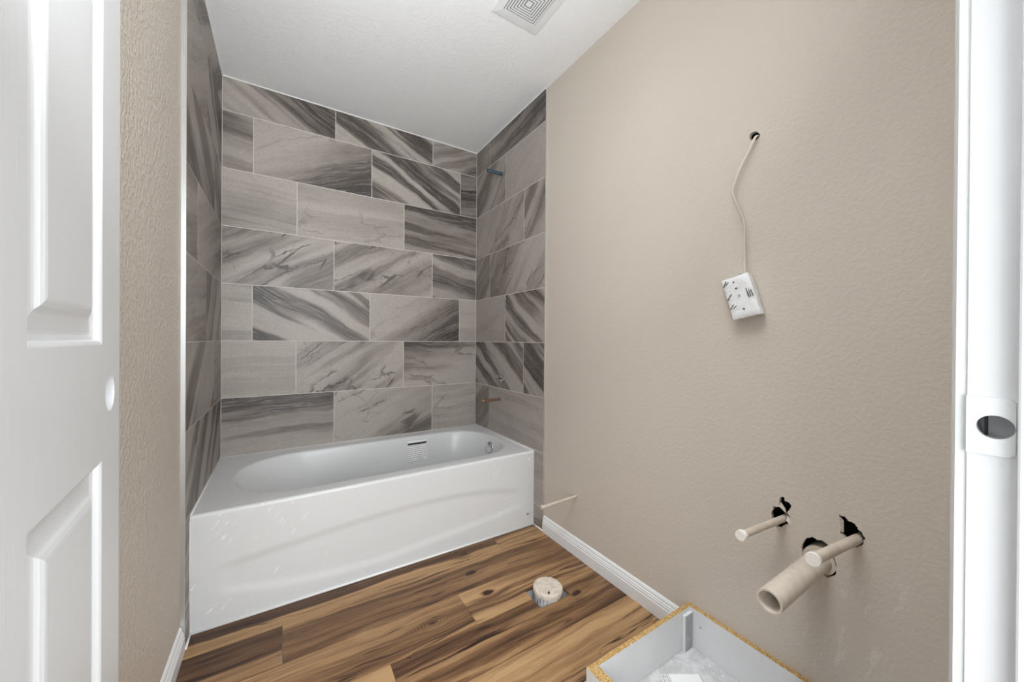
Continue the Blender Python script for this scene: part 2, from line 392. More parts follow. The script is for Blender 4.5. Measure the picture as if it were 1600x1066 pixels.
# back wall
bm = bmesh.new(); box(bm, -.3, 1.8, .0008, .14, -.007, ZC); wall_back = struct(link('wall_back', bm, M_GROUT))
# left wall: painted board plus tile bed
bm = bmesh.new(); box(bm, -.14, PXL, -2.5, .002, -.007, ZC); wall_left = struct(link('wall_left', bm, M_PAINTL))
bm = bmesh.new(); box(bm, PXL, -.0008, DL, .002, -.006, ZC); link('tile_bed', bm, M_GROUT, wall_left)
# right wall: board with torn holes, a stud cavity, a back skin
H1 = [(-1.9368, .5281), (-1.935, .5468), (-1.9400, .5600), (-1.9426, .5692), (-1.9500, .5660), (-1.9563, .578), (-1.9560, .589), (-1.9591, .6), (-1.9673, .6021), (-1.9695, .5935), (-1.9798, .5923), (-1.9856, .586), (-1.9814, .5724), (-1.9757, .5616), (-1.9844, .5515), (-1.9853, .5382), (-1.9759, .5274), (-1.9642, .5188), (-1.9569, .5042), (-1.9500, .5090), (-1.946, .5284)]
H2 = [(-2.0895, .6052), (-2.0950, .6010), (-2.1018, .6031), (-2.1060, .5960), (-2.1099, .5942), (-2.1160, .5930), (-2.1231, .5894), (-2.1280, .5800), (-2.1335, .5768), (-2.1370, .5690), (-2.1412, .5649), (-2.1370, .5560), (-2.135, .5466), (-2.1290, .5400), (-2.1248, .5348), (-2.113, .536), (-2.1036, .5474), (-2.0927, .5548), (-2.0940, .5700), (-2.0911, .5826)]
H3 = [(-2.009, .4745), (-2.0110, .4880), (-2.0151, .5004), (-2.0240, .5120), (-2.0336, .5185), (-2.0460, .5170), (-2.0575, .5203), (-2.0660, .5140), (-2.0749, .5068), (-2.0770, .4980), (-2.0806, .4916), (-2.0858, .4691), (-2.0830, .4560), (-2.086, .4476), (-2.0780, .4330), (-2.0669, .4262), (-2.0523, .4328), (-2.0373, .4290), (-2.0187, .4370)]
H4 = [(-1.8664, 1.6858), (-1.871, 1.6921), (-1.8854, 1.6906), (-1.8975, 1.6754), (-1.893, 1.6657), (-1.8828, 1.6625), (-1.8693, 1.6713)]
def rough(pl, amp, n=3):
    rnd = random.Random(3); out = []
    for (a, b), (c, d) in zip(pl, pl[1:] + pl[:1]):
        for k in range(n):
            u = k / n; out.append((a + (c - a) * u + (rnd.random() - .5) * amp, b + (d - b) * u + (rnd.random() - .5) * amp))
    return out
H1, H2, H3, H4 = rough(H1, .0022, 2), rough(H2, .0026, 3), rough(H3, .0024, 2), rough(H4, .0014, 2)
H5 = circle(-1.0945, .2846, .0085, 12)
bm = bmesh.new()
prism(bm, [(-2.5, -.007), (.002, -.007), (.002, ZC), (-2.5, ZC)], lambda a, b, d: (PXR + d, a, b), 0, .0127, holes=[H1, H2, H3, H4, H5], side_mi=1)
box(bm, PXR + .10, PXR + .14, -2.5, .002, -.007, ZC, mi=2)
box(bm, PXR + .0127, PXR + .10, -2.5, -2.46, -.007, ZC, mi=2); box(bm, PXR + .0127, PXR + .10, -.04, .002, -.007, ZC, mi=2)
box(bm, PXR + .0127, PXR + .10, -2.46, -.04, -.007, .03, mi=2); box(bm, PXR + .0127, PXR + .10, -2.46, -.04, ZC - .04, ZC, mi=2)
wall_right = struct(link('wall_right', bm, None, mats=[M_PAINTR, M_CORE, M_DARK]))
bm = bmesh.new(); box(bm, WX + .0008, PXR, DR, .002, -.006, ZC); link('tile_bed', bm, M_GROUT, wall_right)
# torn paper lips round the rough-in holes
def flap(pts, parent=wall_right):
    bm = bmesh.new(); a = [bm.verts.new(p) for p in pts]; b = [bm.verts.new((p[0] + .0012, p[1], p[2] - .0006)) for p in pts]; n = len(pts)
    bm.faces.new(a); bm.faces.new(b[::-1])
    for i in range(n): bm.faces.new((a[i], b[i], b[(i + 1) % n], a[(i + 1) % n]))
    bmesh.ops.recalc_face_normals(bm, faces=bm.faces[:]); link('torn_paper', bm, M_PAINT, parent)
P = PXR
flap([(P + .003, -1.944, .566), (P - .001, -1.957, .571), (P + .004, -1.972, .556), (P + .006, -1.968, .570), (P + .004, -1.958, .585), (P + .002, -1.950, .574)])
flap([(P, -1.9845, .551), (P + .003, -1.975, .552), (P - .004, -1.974, .540), (P - .003, -1.984, .530), (P, -1.986, .538)])
flap([(P, -1.960, .515), (P - .005, -1.953, .513), (P - .002, -1.956, .500), (P, -1.963, .508)])
flap([(P, -2.089, .600), (P + .006, -2.097, .590), (P + .005, -2.098, .560), (P, -2.091, .560)])

# door wall with the opening the camera stands in
bm = bmesh.new()
for x0, x1, z0, z1 in ((PXL - .12, JX0 - .018, -.007, ZC), (JX1 + .018, PXR + .1, -.007, ZC), (JX0 - .018, JX1 + .018, ZH + .018, ZC)):
    box(bm, x0, x1, YD1, YD0, z0, z1)
struct(link('wall_front', bm, M_PAINT))
# jambs, stops, casing (trim)
def trimbox(name, *b, bev=.0008):
    bm = bmesh.new(); box(bm, *b, bev=bev); return struct(link(name, bm, M_TRIM))
# right jamb with mortise for the latch and a faceplate
SZ = .966
bm = bmesh.new()
prism(bm, [(YD1, 0), (YD0, 0), (YD0, ZH), (YD1, ZH)], lambda a, b, d: (JX1 + d, a, b), 0, .0175, holes=[[(YD0 - .0178 + .0126 * math.cos(2 * PI * i / 24), SZ - .0006 + .0124 * math.sin(2 * PI * i / 24)) for i in range(24)]])
jamb = struct(link('trim_1', bm, M_TRIM))
trimbox('trim_2', JX0 - .0175, JX0, YD1, YD0, 0, ZH)
trimbox('trim_3', JX0 - .0175, JX1 + .0175, YD1, YD0, ZH, ZH + .0175)
trimbox('trim_4', JX1 - .010, JX1, YD1 + .02, YD0 - .0312, 0, ZH, bev=.002)
def casing(name, path_x, side):
    # colonial casing on the room face: profile in (x from opening, y out of wall)
    pr = [(0, 0), (0, .008), (.004, .0105), (.009, .0095), (.013, .0095), (.018, .0125), (.035, .0155), (.050, .0165), (.057, .0165), (.057, 0)]
    bm = bmesh.new(); v = []
    for zz in (0, ZH + .03):
        v.append([bm.verts.new((path_x + side * a, YD0 + b, zz)) for a, b in pr])
    n = len(pr)
    for i in range(n): bm.faces.new((v[0][i], v[0][(i + 1) % n], v[1][(i + 1) % n], v[1][i]))
    bm.faces.new(v[0][::-1]); bm.faces.new(v[1]); bmesh.ops.recalc_face_normals(bm, faces=bm.faces[:])
    return struct(link(name, bm, M_TRIM))
casing('trim_5', JX1 + .0012, 1)
# painted strike plate with a round latch hole
bm = bmesh.new(); yc = YD0 - .0165
def rr(y0, y1, z0, z1, r, n=5):
    out = []
    for cy, cz, a0 in ((y1, z1, 0), (y0 + r, z1 - r, 90), (y0 + r, z0 + r, 180), (y1, z0, 270)):
        if cy == y1: out.append((cy, cz)); continue
        for i in range(n + 1):
            a = math.radians(a0 + 90 * i / n); out.append((cy + r * math.cos(a), cz + r * math.sin(a)))
    return out
prism(bm, rr(YD0 - .0300, YD0 + .0005, SZ - .029, SZ + .029, .006), lambda a, b, d: (JX1 + d, a, b), -.0016, .0002,
      holes=[[(YD0 - .0178 + .0120 * math.cos(2 * PI * i / 28), SZ - .0006 + .0117 * math.sin(2 * PI * i / 28)) for i in range(28)]])
sp = link('strike_plate', bm, M_TRIM, jamb)
bm = bmesh.new(); box(bm, JX1 + .0176, JX1 + .02, YD0 - .05, YD0 + .0, SZ - .03, SZ + .03); link('latch_pocket', bm, M_BLOCK, jamb)
bm = bmesh.new(); box(bm, JX1 + .008, JX1 + .0176, YD0 - .0118, YD0 - .0102, SZ - .016, SZ + .016); link('pocket_edge', bm, M_DARK, jamb)

# baseboards
BP = [(0, 0), (.014, 0), (.014, .048), (.0115, .051), (.0125, .054), (.0125, .058), (.0105, .061), (.0105, .066), (.0075, .070), (.0075, .076), (.005, .082), (.003, .0845), (0, .085)]
def baseboard(name, x, y0, y1, sgn):
    bm = bmesh.new(); v = [[bm.verts.new((x + sgn * a, y, b)) for a, b in BP] for y in (y0, y1)]; n = len(BP)
    for i in range(n): bm.faces.new((v[0][i], v[0][(i + 1) % n], v[1][(i + 1) % n], v[1][i]))
    bm.faces.new(v[0][::-1]); bm.faces.new(v[1]); bmesh.ops.recalc_face_normals(bm, faces=bm.faces[:])
    return struct(link(name, bm, M_BASE))
baseboard('baseboard_right', PXR, -1.679, DR - .003, -1)
baseboard('baseboard_left', PXL, YD0, DL - .006, 1)

# tile edge profiles and ceiling caulk line
bm = bmesh.new(); box(bm, PXL - .0005, .0004, DL - .0032, DL, 0, ZC); struct(link('trim_6', bm, M_ALU))
bm = bmesh.new(); box(bm, WX - .0004, PXR + .0005, DR - .0025, DR, 0, ZC); struct(link('trim_7', bm, M_ALU))
bm = bmesh.new()
box(bm, -.002, WX + .002, -.0045, .002, ZC - .0045, ZC); box(bm, -.002, .0035, DL, -.0045, ZC - .0045, ZC); box(bm, WX - .0035, WX + .002, DR, -.0045, ZC - .0045, ZC)
struct(link('trim_8', bm, M_CAULK))
bm = bmesh.new()
def bead(bm, a, b, r=.005):
    a = Vector(a); b = Vector(b); lathe(bm, a, b - a, [(0, r), ((b - a).length, r)], 8)
bead(bm, (0, -.7485, .001), (WX, -.7485, .001), .0055); bead(bm, (.001, DL, .001), (.001, -.7485, .001), .0045); bead(bm, (WX, DR, .001), (WX, -.7485, .001), .0045)
bead(bm, (.0, -.745, .01), (.0, -.745, .40), .003); bead(bm, (.001, -.735, .4165), (.001, 0, .4165), .0022)
bead(bm, (0, -.001, .4165), (WX, -.001, .4165), .003); bead(bm, (WX, -.745, .4165), (WX, 0, .4165), .003)
struct(link('trim_9', bm, M_CAULK, smooth=True))

# ------------------------------------------------------------------ tiles
R_ = math.radians
def tile(parent, to3, u0, u1, v0, v1, hole=None, **kw):
    """to3(u, v, d): d = height above the grout bed towards the room."""
    gp = .0019; u0 += gp; u1 -= gp; v0 += gp; v1 -= gp; c = .0004; th = .0008
    bm = bmesh.new(); uvl = bm.loops.layers.uv.new('UVMap')
    out = [(u0, v0), (u1, v0), (u1, v1), (u0, v1)]; ins = [(u0 + c, v0 + c), (u1 - c, v0 + c), (u1 - c, v1 - c), (u0 + c, v1 - c)]
    va = [bm.verts.new(to3(a, b, -.004)) for a, b in out]; vb = [bm.verts.new(to3(a, b, th - c)) for a, b in out]
    uvs = {}
    for i, p in enumerate(out): uvs[va[i]] = p; uvs[vb[i]] = p
    for i in range(4):
        j = (i + 1) % 4; bm.faces.new((va[i], va[j], vb[j], vb[i]))
    hp = hole or []
    flat = ins + hp
    vc = [bm.verts.new(to3(a, b, th)) for a, b in flat]
    for i, p in enumerate(flat): uvs[vc[i]] = p
    for i in range(4):
        j = (i + 1) % 4; bm.faces.new((vb[i], vb[j], vc[j], vc[i]))
    if hp:
        for tr in tessellate_polygon([[Vector((a, b, 0)) for a, b in ins], [Vector((a, b, 0)) for a, b in hp]]):
            bm.faces.new([vc[i] for i in tr])
        k = len(hp); vd = [bm.verts.new(to3(a, b, -.004)) for a, b in hp]
        for i, p in enumerate(hp): uvs[vd[i]] = p
        for i in range(k):
            j = (i + 1) % k; bm.faces.new((vc[4 + i], vc[4 + j], vd[j], vd[i]))
    else: bm.faces.new(vc)
    bmesh.ops.recalc_face_normals(bm, faces=bm.faces[:])
    cu, cv = (u0 + u1) / 2, (v0 + v1) / 2
    for f in bm.faces:
        for l in f.loops: a, b = uvs[l.vert]; l[uvl].uv = (a - cu, b - cv)
    o = link('tile', bm, M_TILE, parent)
    for k, v in {**dict(ang=0., base=.3, con=.2, frq=9., gu=0., gv=0., crk=0., sd=1.), **kw}.items(): o[k] = float(v)
    return o
bk = lambda u, v, d: (u, .0008 - d, v)
rt = lambda u, v, d: (WX + .0008 - d, -u, v)         # u = distance from the back corner
lf = lambda u, v, d: (-.0008 + d, u, v)
LIGHT = dict(ang=R_(3), base=.10, con=.10, frq=12, crk=.25)
def st(**kw): return kw
DIAG = dict(base=.45, con=.42, frq=13)
back = {
 0: [(.5392, st(ang=R_(-30), base=.48, con=.22, frq=11, gu=1.5, gv=.8, sd=3)), (1.149, st(ang=R_(-28), **DIAG, sd=5)), (WX, st(ang=R_(22), base=.38, con=.22, gu=1.0, gv=-1.2, frq=9, sd=7))],
 1: [(.1356, st(ang=R_(-8), base=.42, con=.2, frq=10, gv=1.2, sd=11)), (.7478, st(ang=R_(20), base=.36, con=.12, frq=8, gu=1.7, gv=-2.6, crk=.3, sd=13)), (1.3565, st(ang=R_(-29), **DIAG, sd=15)), (WX, st(ang=R_(10), base=.72, con=.2, frq=12, sd=16))],
 2: [(.3406, st(ang=R_(-5), base=.20, con=.10, frq=14, gv=-.9, gu=-.2, sd=19)), (.9533, st(ang=R_(3), base=.10, con=.12, frq=12, crk=.35, sd=22)), (WX, st(ang=R_(-4), base=.64, con=.22, frq=12, gv=.6, sd=24))],
 3: [(.5339, st(ang=R_(34), base=.30, con=.26, frq=8, crk=1, sd=27)), (1.1493, st(ang=R_(32), base=.24, con=.22, frq=9, crk=.9, gu=-.4, sd=29)), (WX, st(ang=R_(-16), base=.50, con=.30, frq=11, gv=-.5, sd=31))],
 4: [(.1327, st(ang=R_(0), base=.20, con=.14, frq=12, sd=34)), (.7411, st(ang=R_(-29), base=.38, con=.40, frq=11, gu=-.7, sd=36)), (1.3537, st(ang=R_(30), base=.28, con=.12, frq=8, gu=1.9, gv=-2.2, crk=.3, sd=38)), (WX, st(ang=R_(2), base=.10, con=.1, frq=14, sd=40))],
 5: [(.3393, st(ang=R_(2), base=.10, con=.08, frq=16, sd=43)), (.9547, st(ang=R_(38), base=.22, con=.24, frq=8, gu=-.5, crk=1, sd=45)), (WX, st(ang=R_(-3), base=.30, con=.14, frq=9, gv=2.3, gu=-.9, crk=.5, sd=47))],
 6: [(.5379, st(ang=R_(3), base=.46, con=.14, frq=14, gv=1.9, sd=50)), (1.1534, st(ang=R_(25), base=.24, con=.22, frq=8, gu=.8, gv=-.2, crk=.7, sd=53)), (WX, st(ang=R_(4), base=.08, con=.1, frq=12, crk=.3, sd=55))]}
for k, l in back.items():
    v0 = .418 if k == 6 else ROW(k + 1); v1 = ZC - .002 if k == 0 else ROW(k); u0 = 0
    for u1, kw in l: tile(wall_back, bk, u0, u1, v0, v1, **kw); u0 = u1
RD = -DR
hole_valve = circle(.3753, .8012, .026, 18); hole_sh = circle(.366, 2.137, .0165, 16); hole_cu = circle(.3605, .6564, .0115, 12)
right = {
 0: [(.2073, st(ang=R_(25), base=.36, con=.08, sd=61)), (RD, st(ang=R_(8), base=.62, con=.24, frq=9, gu=.2, gv=1.0, sd=63))],
 1: [(.4156, st(ang=R_(42), base=.34, con=.22, frq=9, sd=66, hole=hole_sh)), (RD, st(ang=R_(30), base=.14, con=.05, frq=7, sd=68))],
 2: [(.6315, st(ang=R_(48), base=.18, con=.12, frq=9, gu=.35, crk=.5, sd=71)), (RD, st(ang=R_(55), base=.40, con=.22, frq=11, crk=.5, sd=73))],
 3: [(.2129, st(ang=R_(40), base=.42, con=.18, frq=9, sd=76)), (RD, st(ang=R_(50), base=.22, con=.20, frq=9, gu=-.4, crk=.9, sd=78))],
 4: [(.4223, st(ang=R_(20), base=.16, con=.06, sd=81)), (RD, st(ang=R_(-36), base=.36, con=.38, frq=10, gv=.5, sd=83))],
 5: [(.634, st(ang=R_(-33), base=.40, con=.38, frq=11, gu=-.6, sd=86, hole=hole_valve)), (RD, st(ang=R_(-36), base=.52, con=.34, frq=12, sd=88))],
 6: [(.2128, st(ang=R_(40), base=.36, con=.14, frq=9, sd=91)), (RD, st(ang=R_(-6), base=.10, con=.10, frq=12, crk=.12, sd=93, hole=hole_cu))]}
for k, l in right.items():
    v0 = ROW(k + 1); v1 = ZC - .002 if k == 0 else ROW(k); u0 = 0
    for u1, kw in l: tile(wall_right, rt, u0, u1, v0, v1, **kw); u0 = u1
tile(wall_right, rt, .7495, RD, ROW(8), ROW(7), ang=R_(-6), base=.16, con=.1, frq=14, sd=95); tile(wall_right, rt, .7495, RD, .001, ROW(8), ang=R_(10), base=.3, con=.2, sd=96)
LW = -DL
left = {  # joints measured from the back corner, negative y
 0: [(-.6199, st(ang=R_(40), base=.45, con=.25, sd=101)), (0, st(ang=R_(35), base=.5, con=.3, sd=102))],
 1: [(-.4212, st(ang=R_(30), base=.30, con=.12, gv=-.6, sd=104)), (0, st(ang=R_(-38), base=.56, con=.32, frq=9, sd=105))],
 2: [(-.2258, st(ang=R_(-32), base=.62, con=.26, frq=8, gv=-1.0, sd=107)), (0, st(ang=R_(-40), base=.55, con=.3, sd=108))],
 3: [(-.6264, st(ang=R_(10), base=.36, con=.14, sd=110)), (0, st(ang=R_(20), base=.30, con=.16, gu=.4, crk=.3, sd=111))],
 4: [(-.4351, st(ang=R_(10), base=.36, con=.16, gv=-.8, crk=.3, sd=113)), (0, st(ang=R_(52), base=.52, con=.3, frq=8, sd=114))],
 5: [(-.2236, st(ang=R_(44), base=.44, con=.26, frq=9, sd=116)), (0, st(ang=R_(4), base=.42, con=.1, sd=117))],
 6: [(-.6486, st(ang=R_(44), base=.40, con=.22, sd=119)), (0, st(ang=R_(48), base=.52, con=.30, frq=9, sd=120))]}
for k, l in left.items():
    v0 = ROW(k + 1); v1 = ZC - .002 if k == 0 else ROW(k); u0 = DL
    for u1, kw in l: tile(wall_left, lf, u0, u1, v0, v1, **kw); u0 = u1
tile(wall_left, lf, DL, -.7495, ROW(8), ROW(7), ang=R_(20), base=.4, con=.2, sd=122); tile(wall_left, lf, DL, -.7495, .001, ROW(8), ang=R_(20), base=.4, con=.2, sd=123)

# ------------------------------------------------------------------ bathtub
tub = empty('bathtub', (.7436, -.374, 0), 'white enamelled alcove bathtub with plain apron between the marbled tile walls', 'bathtub')
TZ, YF = .4176, -.7475
def outline(xl, xr, yf, yb, aL, aR, n=2.3, seg=20):
    """rounded basin loop, counter-clockwise from front-left"""
    b = (yb - yf) / 2; yc = (yb + yf) / 2; pts = []
    e = 2 / n
    for i in range(seg + 1):     # right end, from front to back
        a = -PI / 2 + PI * i / seg; c, s = math.cos(a), math.sin(a)
        pts.append((xr - aR + aR * abs(c) ** e, yc + b * math.copysign(abs(s) ** e, s)))
    m = 12
    for i in range(1, m): u = i / m; pts.append((xr - aR + (xl + aL - xr + aR) * u, yb))
    for i in range(seg + 1):
        a = PI / 2 + PI * i / seg; c, s = math.cos(a), math.sin(a)
        pts.append((xl + aL - aL * abs(c) ** e, yc + b * math.copysign(abs(s) ** e, s)))
    for i in range(1, m): u = i / m; pts.append((xl + aL + (xr - aR - xl - aL) * u, yf))
    return pts
# rings from rim edge down
def basin_ring(t):
    """t 0 at the rim edge .. 1 at the floor"""
    return dict(xl=.100 + .24 * t, xr=1.432 - .085 * t, yf=-.664 + .055 * t, yb=-.100 - .055 * t, aL=.3, aR=.245)
def basin_pts(t): return outline(**basin_ring(t))
rings = []
base = outline(.086, 1.447, -.678, -.086, .3, .247)
N = len(base)
# outer rectangle resampled by direction, corners snapped
x0, x1, y0, y1 = .0, WX, YF + .012, 0.0
cx, cy = .77, -.38
outer = []
for a, b in base:
    dx, dy = a - cx, b - cy; s = min((x1 - cx) / dx if dx > 0 else (x0 - cx) / dx if dx < 0 else 9, (y1 - cy) / dy if dy > 0 else (y0 - cy) / dy if dy < 0 else 9)
    outer.append([cx + dx * s, cy + dy * s])
for c in ((x0, y0), (x1, y0), (x0, y1), (x1, y1)):
    i = min(range(N), key=lambda k: (outer[k][0] - c[0]) ** 2 + (outer[k][1] - c[1]) ** 2); outer[i] = list(c)
bm = bmesh.new()
rings.append([bm.verts.new((a, b, TZ)) for a, b in outer])
for (g_, dz) in ((0., 0.), (.006, -.001), (.0105, -.004), (.0135, -.010)):
    o_ = outline(.086 + g_, 1.447 - g_, -.678 + g_, -.086 - g_, .3, .247); rings.append([bm.verts.new((a, b, TZ + dz)) for a, b in o_])
for tt in (.06, .15, .3, .5, .7, .85, .93):
    zz = TZ - .012 - .325 * tt; rings.append([bm.verts.new((a, b, zz)) for a, b in basin_pts(tt)])
for s_, dz in ((.97, -.362), (.92, -.372), (.8, -.377), (.4, -.379)):
    pp = basin_pts(1.0); mx = sum(p[0] for p in pp) / N; my = sum(p[1] for p in pp) / N
    rings.append([bm.verts.new((mx + (a - mx) * s_, my + (b - my) * s_, TZ + dz)) for a, b in pp])
for a, b in zip(rings, rings[1:]):
    for i in range(N): bm.faces.new((a[i], a[(i + 1) % N], b[(i + 1) % N], b[i]))
bm.faces.new(rings[-1])
bmesh.ops.recalc_face_normals(bm, faces=bm.faces[:])
shell = link('basin', bm, M_TUB, tub, smooth=50)
# apron: rounded top edge, shallow sweeping recess
def interp(tab, x):
    if x <= tab[0][0]: return tab[0][1]
    for (a, b), (c, d) in zip(tab, tab[1:]):
        if x <= c:
            u = (x - a) / (c - a); return b + (d - b) * u
    return tab[-1][1]
UP = [(.05, .200), (.0966, .2105), (.2581, .228), (.4164, .243), (.5946, .260), (.7968, .2675), (1.0283, .267), (1.2959, .2345), (1.40, .206), (1.44, .19)]
LO = [(.05, .135), (.1035, .125), (.2586, .0875), (.4171, .0695), (.5956, .0616), (.798, .0705), (1.0294, .0917), (1.2968, .109), (1.3853, .127), (1.44, .15)]
def ss(a, b, x): u = max(0, min(1, (x - a) / (b - a))); return u * u * (3 - 2 * u)
def apron_y(x, z):
    up = sum(interp(UP, x + d * .028) for d in range(-5, 6)) / 11; lo = sum(interp(LO, x + d * .028) for d in range(-5, 6)) / 11
    ins = ss(up + .018, up - .018, z) * ss(lo - .020, lo + .020, z) * ss(.065, .125, x) * ss(1.43, 1.36, x)
    return YF + .0048 * ins
bm = bmesh.new(); nx, zs = 90, [.002 + (TZ - .012 - .002) * i / 56 for i in range(57)]
grid = []
for zz in zs: grid.append([bm.verts.new((WX * i / nx, apron_y(WX * i / nx, zz), zz)) for i in range(nx + 1)])
for k in range(1, 6):
    a = PI / 2 * k / 5; grid.append([bm.verts.new((WX * i / nx, YF + .012 * (1 - math.cos(a)), TZ - .012 + .012 * math.sin(a))) for i in range(nx + 1)])
for a, b in zip(grid, grid[1:]):
    for i in range(nx): bm.faces.new((a[i], a[i + 1], b[i + 1], b[i]))
bk0 = [bm.verts.new((v.co.x, YF + .03, v.co.z if v.co.z < .38 else .38)) for v in (grid[0][0], grid[0][-1])]
bmesh.ops.recalc_face_normals(bm, faces=bm.faces[:])
# face outward (-y)
if sum(f.normal.y for f in bm.faces) > 0: bmesh.ops.reverse_faces(bm, faces=bm.faces[:])
bmesh.ops.delete(bm, geom=bk0, context='VERTS')
apron = link('apron', bm, M_TUB, tub, smooth=True)
# small grey badge low on the apron
bm = bmesh.new(); pts = [(1.441 + .0165 * (i / 14), .0655 + .004 * math.sin(i * 1.9) * .5 + .0035 * (i % 2)) for i in range(15)]
for i in range(14):
    (a, b), (c, d) = pts[i], pts[i + 1]
    box(bm, a, c + .0006, YF - .0008, YF + .001, min(b, d) - .001, max(b, d) + .001)
link('badge', bm, plain('grey_badge', (.22, .22, .23), .4), tub)
# warning label stuck on the far basin wall
def basin_wall(x, z):   # back wall point at height z (straight section)
    t = (TZ - .012 - z) / .325; return -.100 - .055 * t
bm = bmesh.new(); uvl = bm.loops.layers.uv.new('UVMap')
LX0, LX1, LZ1, LZ0 = .955, 1.078, .391, .262
ng = 6; vv = []
for j in range(ng + 1):
    zz = LZ0 + (LZ1 - LZ0) * j / ng
    vv.append([bm.verts.new((LX0 + (LX1 - LX0) * i / 4, basin_wall(0, zz) - .0009, zz)) for i in range(5)])
for j in range(ng):
    for i in range(4):
        f = bm.faces.new((vv[j][i], vv[j][i + 1], vv[j + 1][i + 1], vv[j + 1][i]))
        for l, (u, v) in zip(f.loops, ((i, j), (i + 1, j), (i + 1, j + 1), (i, j + 1))): l[uvl].uv = (u / 4, v / ng)
link('warning_label', bm, M_LABEL, tub)
# chrome overflow plate on the drain end
ez = .350; et = (TZ - .012 - ez) / .325; ex = 1.432 - .085 * et
bm = bmesh.new(); nrm = Vector((-1, -.15, .26)).normalized()
ov = Vector((ex - .002, -.36, ez)); lathe(bm, ov, nrm, [(-.002, .037), (.006, .037), (.010, .034), (.012, .027), (.0125, .004)], 28)
op = link('overflow_plate', bm, M_CHROME, tub, smooth=40)
bm = bmesh.new(); lathe(bm, ov + nrm * .0122, nrm, [(0, .006), (.003, .0055), (.0045, .003)], 14); link('screw', bm, M_ALU, op, smooth=40)

# ------------------------------------------------------------------ open panel door
AD = math.radians(5.9); DH = Vector((.131, -2.36, 0)); DD = Vector((-math.sin(AD), math.cos(AD), 0)); DN = Vector((math.cos(AD), math.sin(AD), 0))
def dpt(s, z, d): return DH + DD * s + Vector((0, 0, z)) + DN * d
DZ0, DZ1, DW = .010, 2.03, .762
panels = [(s0, s1, z0, z1) for s0, s1 in ((.1025, .345), (.4175, .6600)) for z0, z1 in ((.24, .8785), (1.0385, 1.625), (1.735, 1.925))]
door = None
bm = bmesh.new(); uvl = bm.loops.layers.uv.new('UVMap')
hole = [(.703 + .027 * math.cos(2 * PI * i / 28), .967 + .027 * math.sin(2 * PI * i / 28)) for i in range(28)]
def both(poly, holes):
    prism(bm, poly, lambda a, b, d: dpt(a, b, d), 0, -.035, holes=holes)
both([(0, DZ0), (DW, DZ0), (DW, DZ1), (0, DZ1)], [[(a, c), (b, c), (b, d), (a, d)] for a, b, c, d in panels] + [hole])
def door_uv(bm, uvl):
    for f in bm.faces:
        c = f.calc_center_median() - DH; zc = c.z; sc = c.dot(DD)
        for l in f.loops:
            r = l.vert.co - DH; l[uvl].uv = (r.dot(DD), r.z)
door_uv(bm, uvl)
door = struct(link('door_1', bm, M_DOOR))
PROF = [(0, 0), (.002, -.0006), (.0045, -.0022), (.0060, -.0048), (.0066, -.0075), (.0100, -.0085), (.0130, -.0095), (.0160, -.0095), (.0330, -.0068), (.0360, -.0058), (.0400, -.0030), (.0450, -.0012), (.0490, -.0006)]
for s0, s1, z0, z1 in panels:
    bm = bmesh.new(); uvl = bm.loops.layers.uv.new('UVMap')
    prev = None
    for e, d in PROF:
        rg = [bm.verts.new(dpt(a, b, d)) for a, b in ((s0 + e, z0 + e), (s1 - e, z0 + e), (s1 - e, z1 - e), (s0 + e, z1 - e))]
        if prev:
            for i in range(4): bm.faces.new((prev[i], prev[(i + 1) % 4], rg[(i + 1) % 4], rg[i]))
        prev = rg
    bm.faces.new(prev)
    bb = [bm.verts.new(dpt(a, b, -.034)) for a, b in ((s0, z0), (s1, z0), (s1, z1), (s0, z1))]; bm.faces.new(bb[::-1])
    bmesh.ops.recalc_face_normals(bm, faces=bm.faces[:]); door_uv(bm, uvl)
    if bm.faces[len(PROF[:-1]) * 4].normal.dot(DN) < 0: bmesh.ops.reverse_faces(bm, faces=bm.faces[:])
    link('panel', bm, M_DOOR, door)
# raw chipped core seen in the latch bore
bm = bmesh.new(); lathe(bm, dpt(.703, .967, -.034), DN, [(0, .0268), (.012, .0268)], 20); link('bore_core', bm, M_BLOCK, door)

# ------------------------------------------------------------------ ceiling exhaust vent
vx, vy, vh = 1.121, -1.203, .1145
vent = empty('exhaust_vent', (vx, vy, ZC), 'square white louvred exhaust fan grille on the ceiling', 'vent')
def sq(h): return [(vx - h, vy - h), (vx + h, vy - h), (vx + h, vy + h), (vx - h, vy + h)]
zdn = lambda a, b, d: (a, b, ZC - d)
bm = bmesh.new()
prev = None
for h, d in ((vh, 0), (vh, .003), (vh - .003, .0055), (.0805, .0085), (.0785, .0080), (.0785, .0)):
    rg = [bm.verts.new(zdn(a, b, d)) for a, b in sq(h)]
    if prev:
        for i in range(4): bm.faces.new((prev[i], prev[(i + 1) % 4], rg[(i + 1) % 4], rg[i]))
    prev = rg
bmesh.ops.recalc_face_normals(bm, faces=bm.faces[:]); link('frame', bm, M_PLAST, vent)
bm = bmesh.new(); box(bm, vx - .078, vx + .078, vy - .078, vy + .078, ZC - .0012, ZC - .0002); link('backing', bm, M_VENTGAP, vent)
pitch = .0104
for i in range(6):
    h = .0755 - i * pitch; wd_ = .0070
    bm = bmesh.new(); prism(bm, sq(h), zdn, .0068, .0080, holes=[sq(h - wd_)[::-1]]); link('louvre', bm, M_PLAST, vent)
bm = bmesh.new(); box(bm, vx - .0125, vx + .0125, vy - .0125, vy + .0125, ZC - .0080, ZC - .0068); link('centre_plate', bm, M_PLAST, vent)

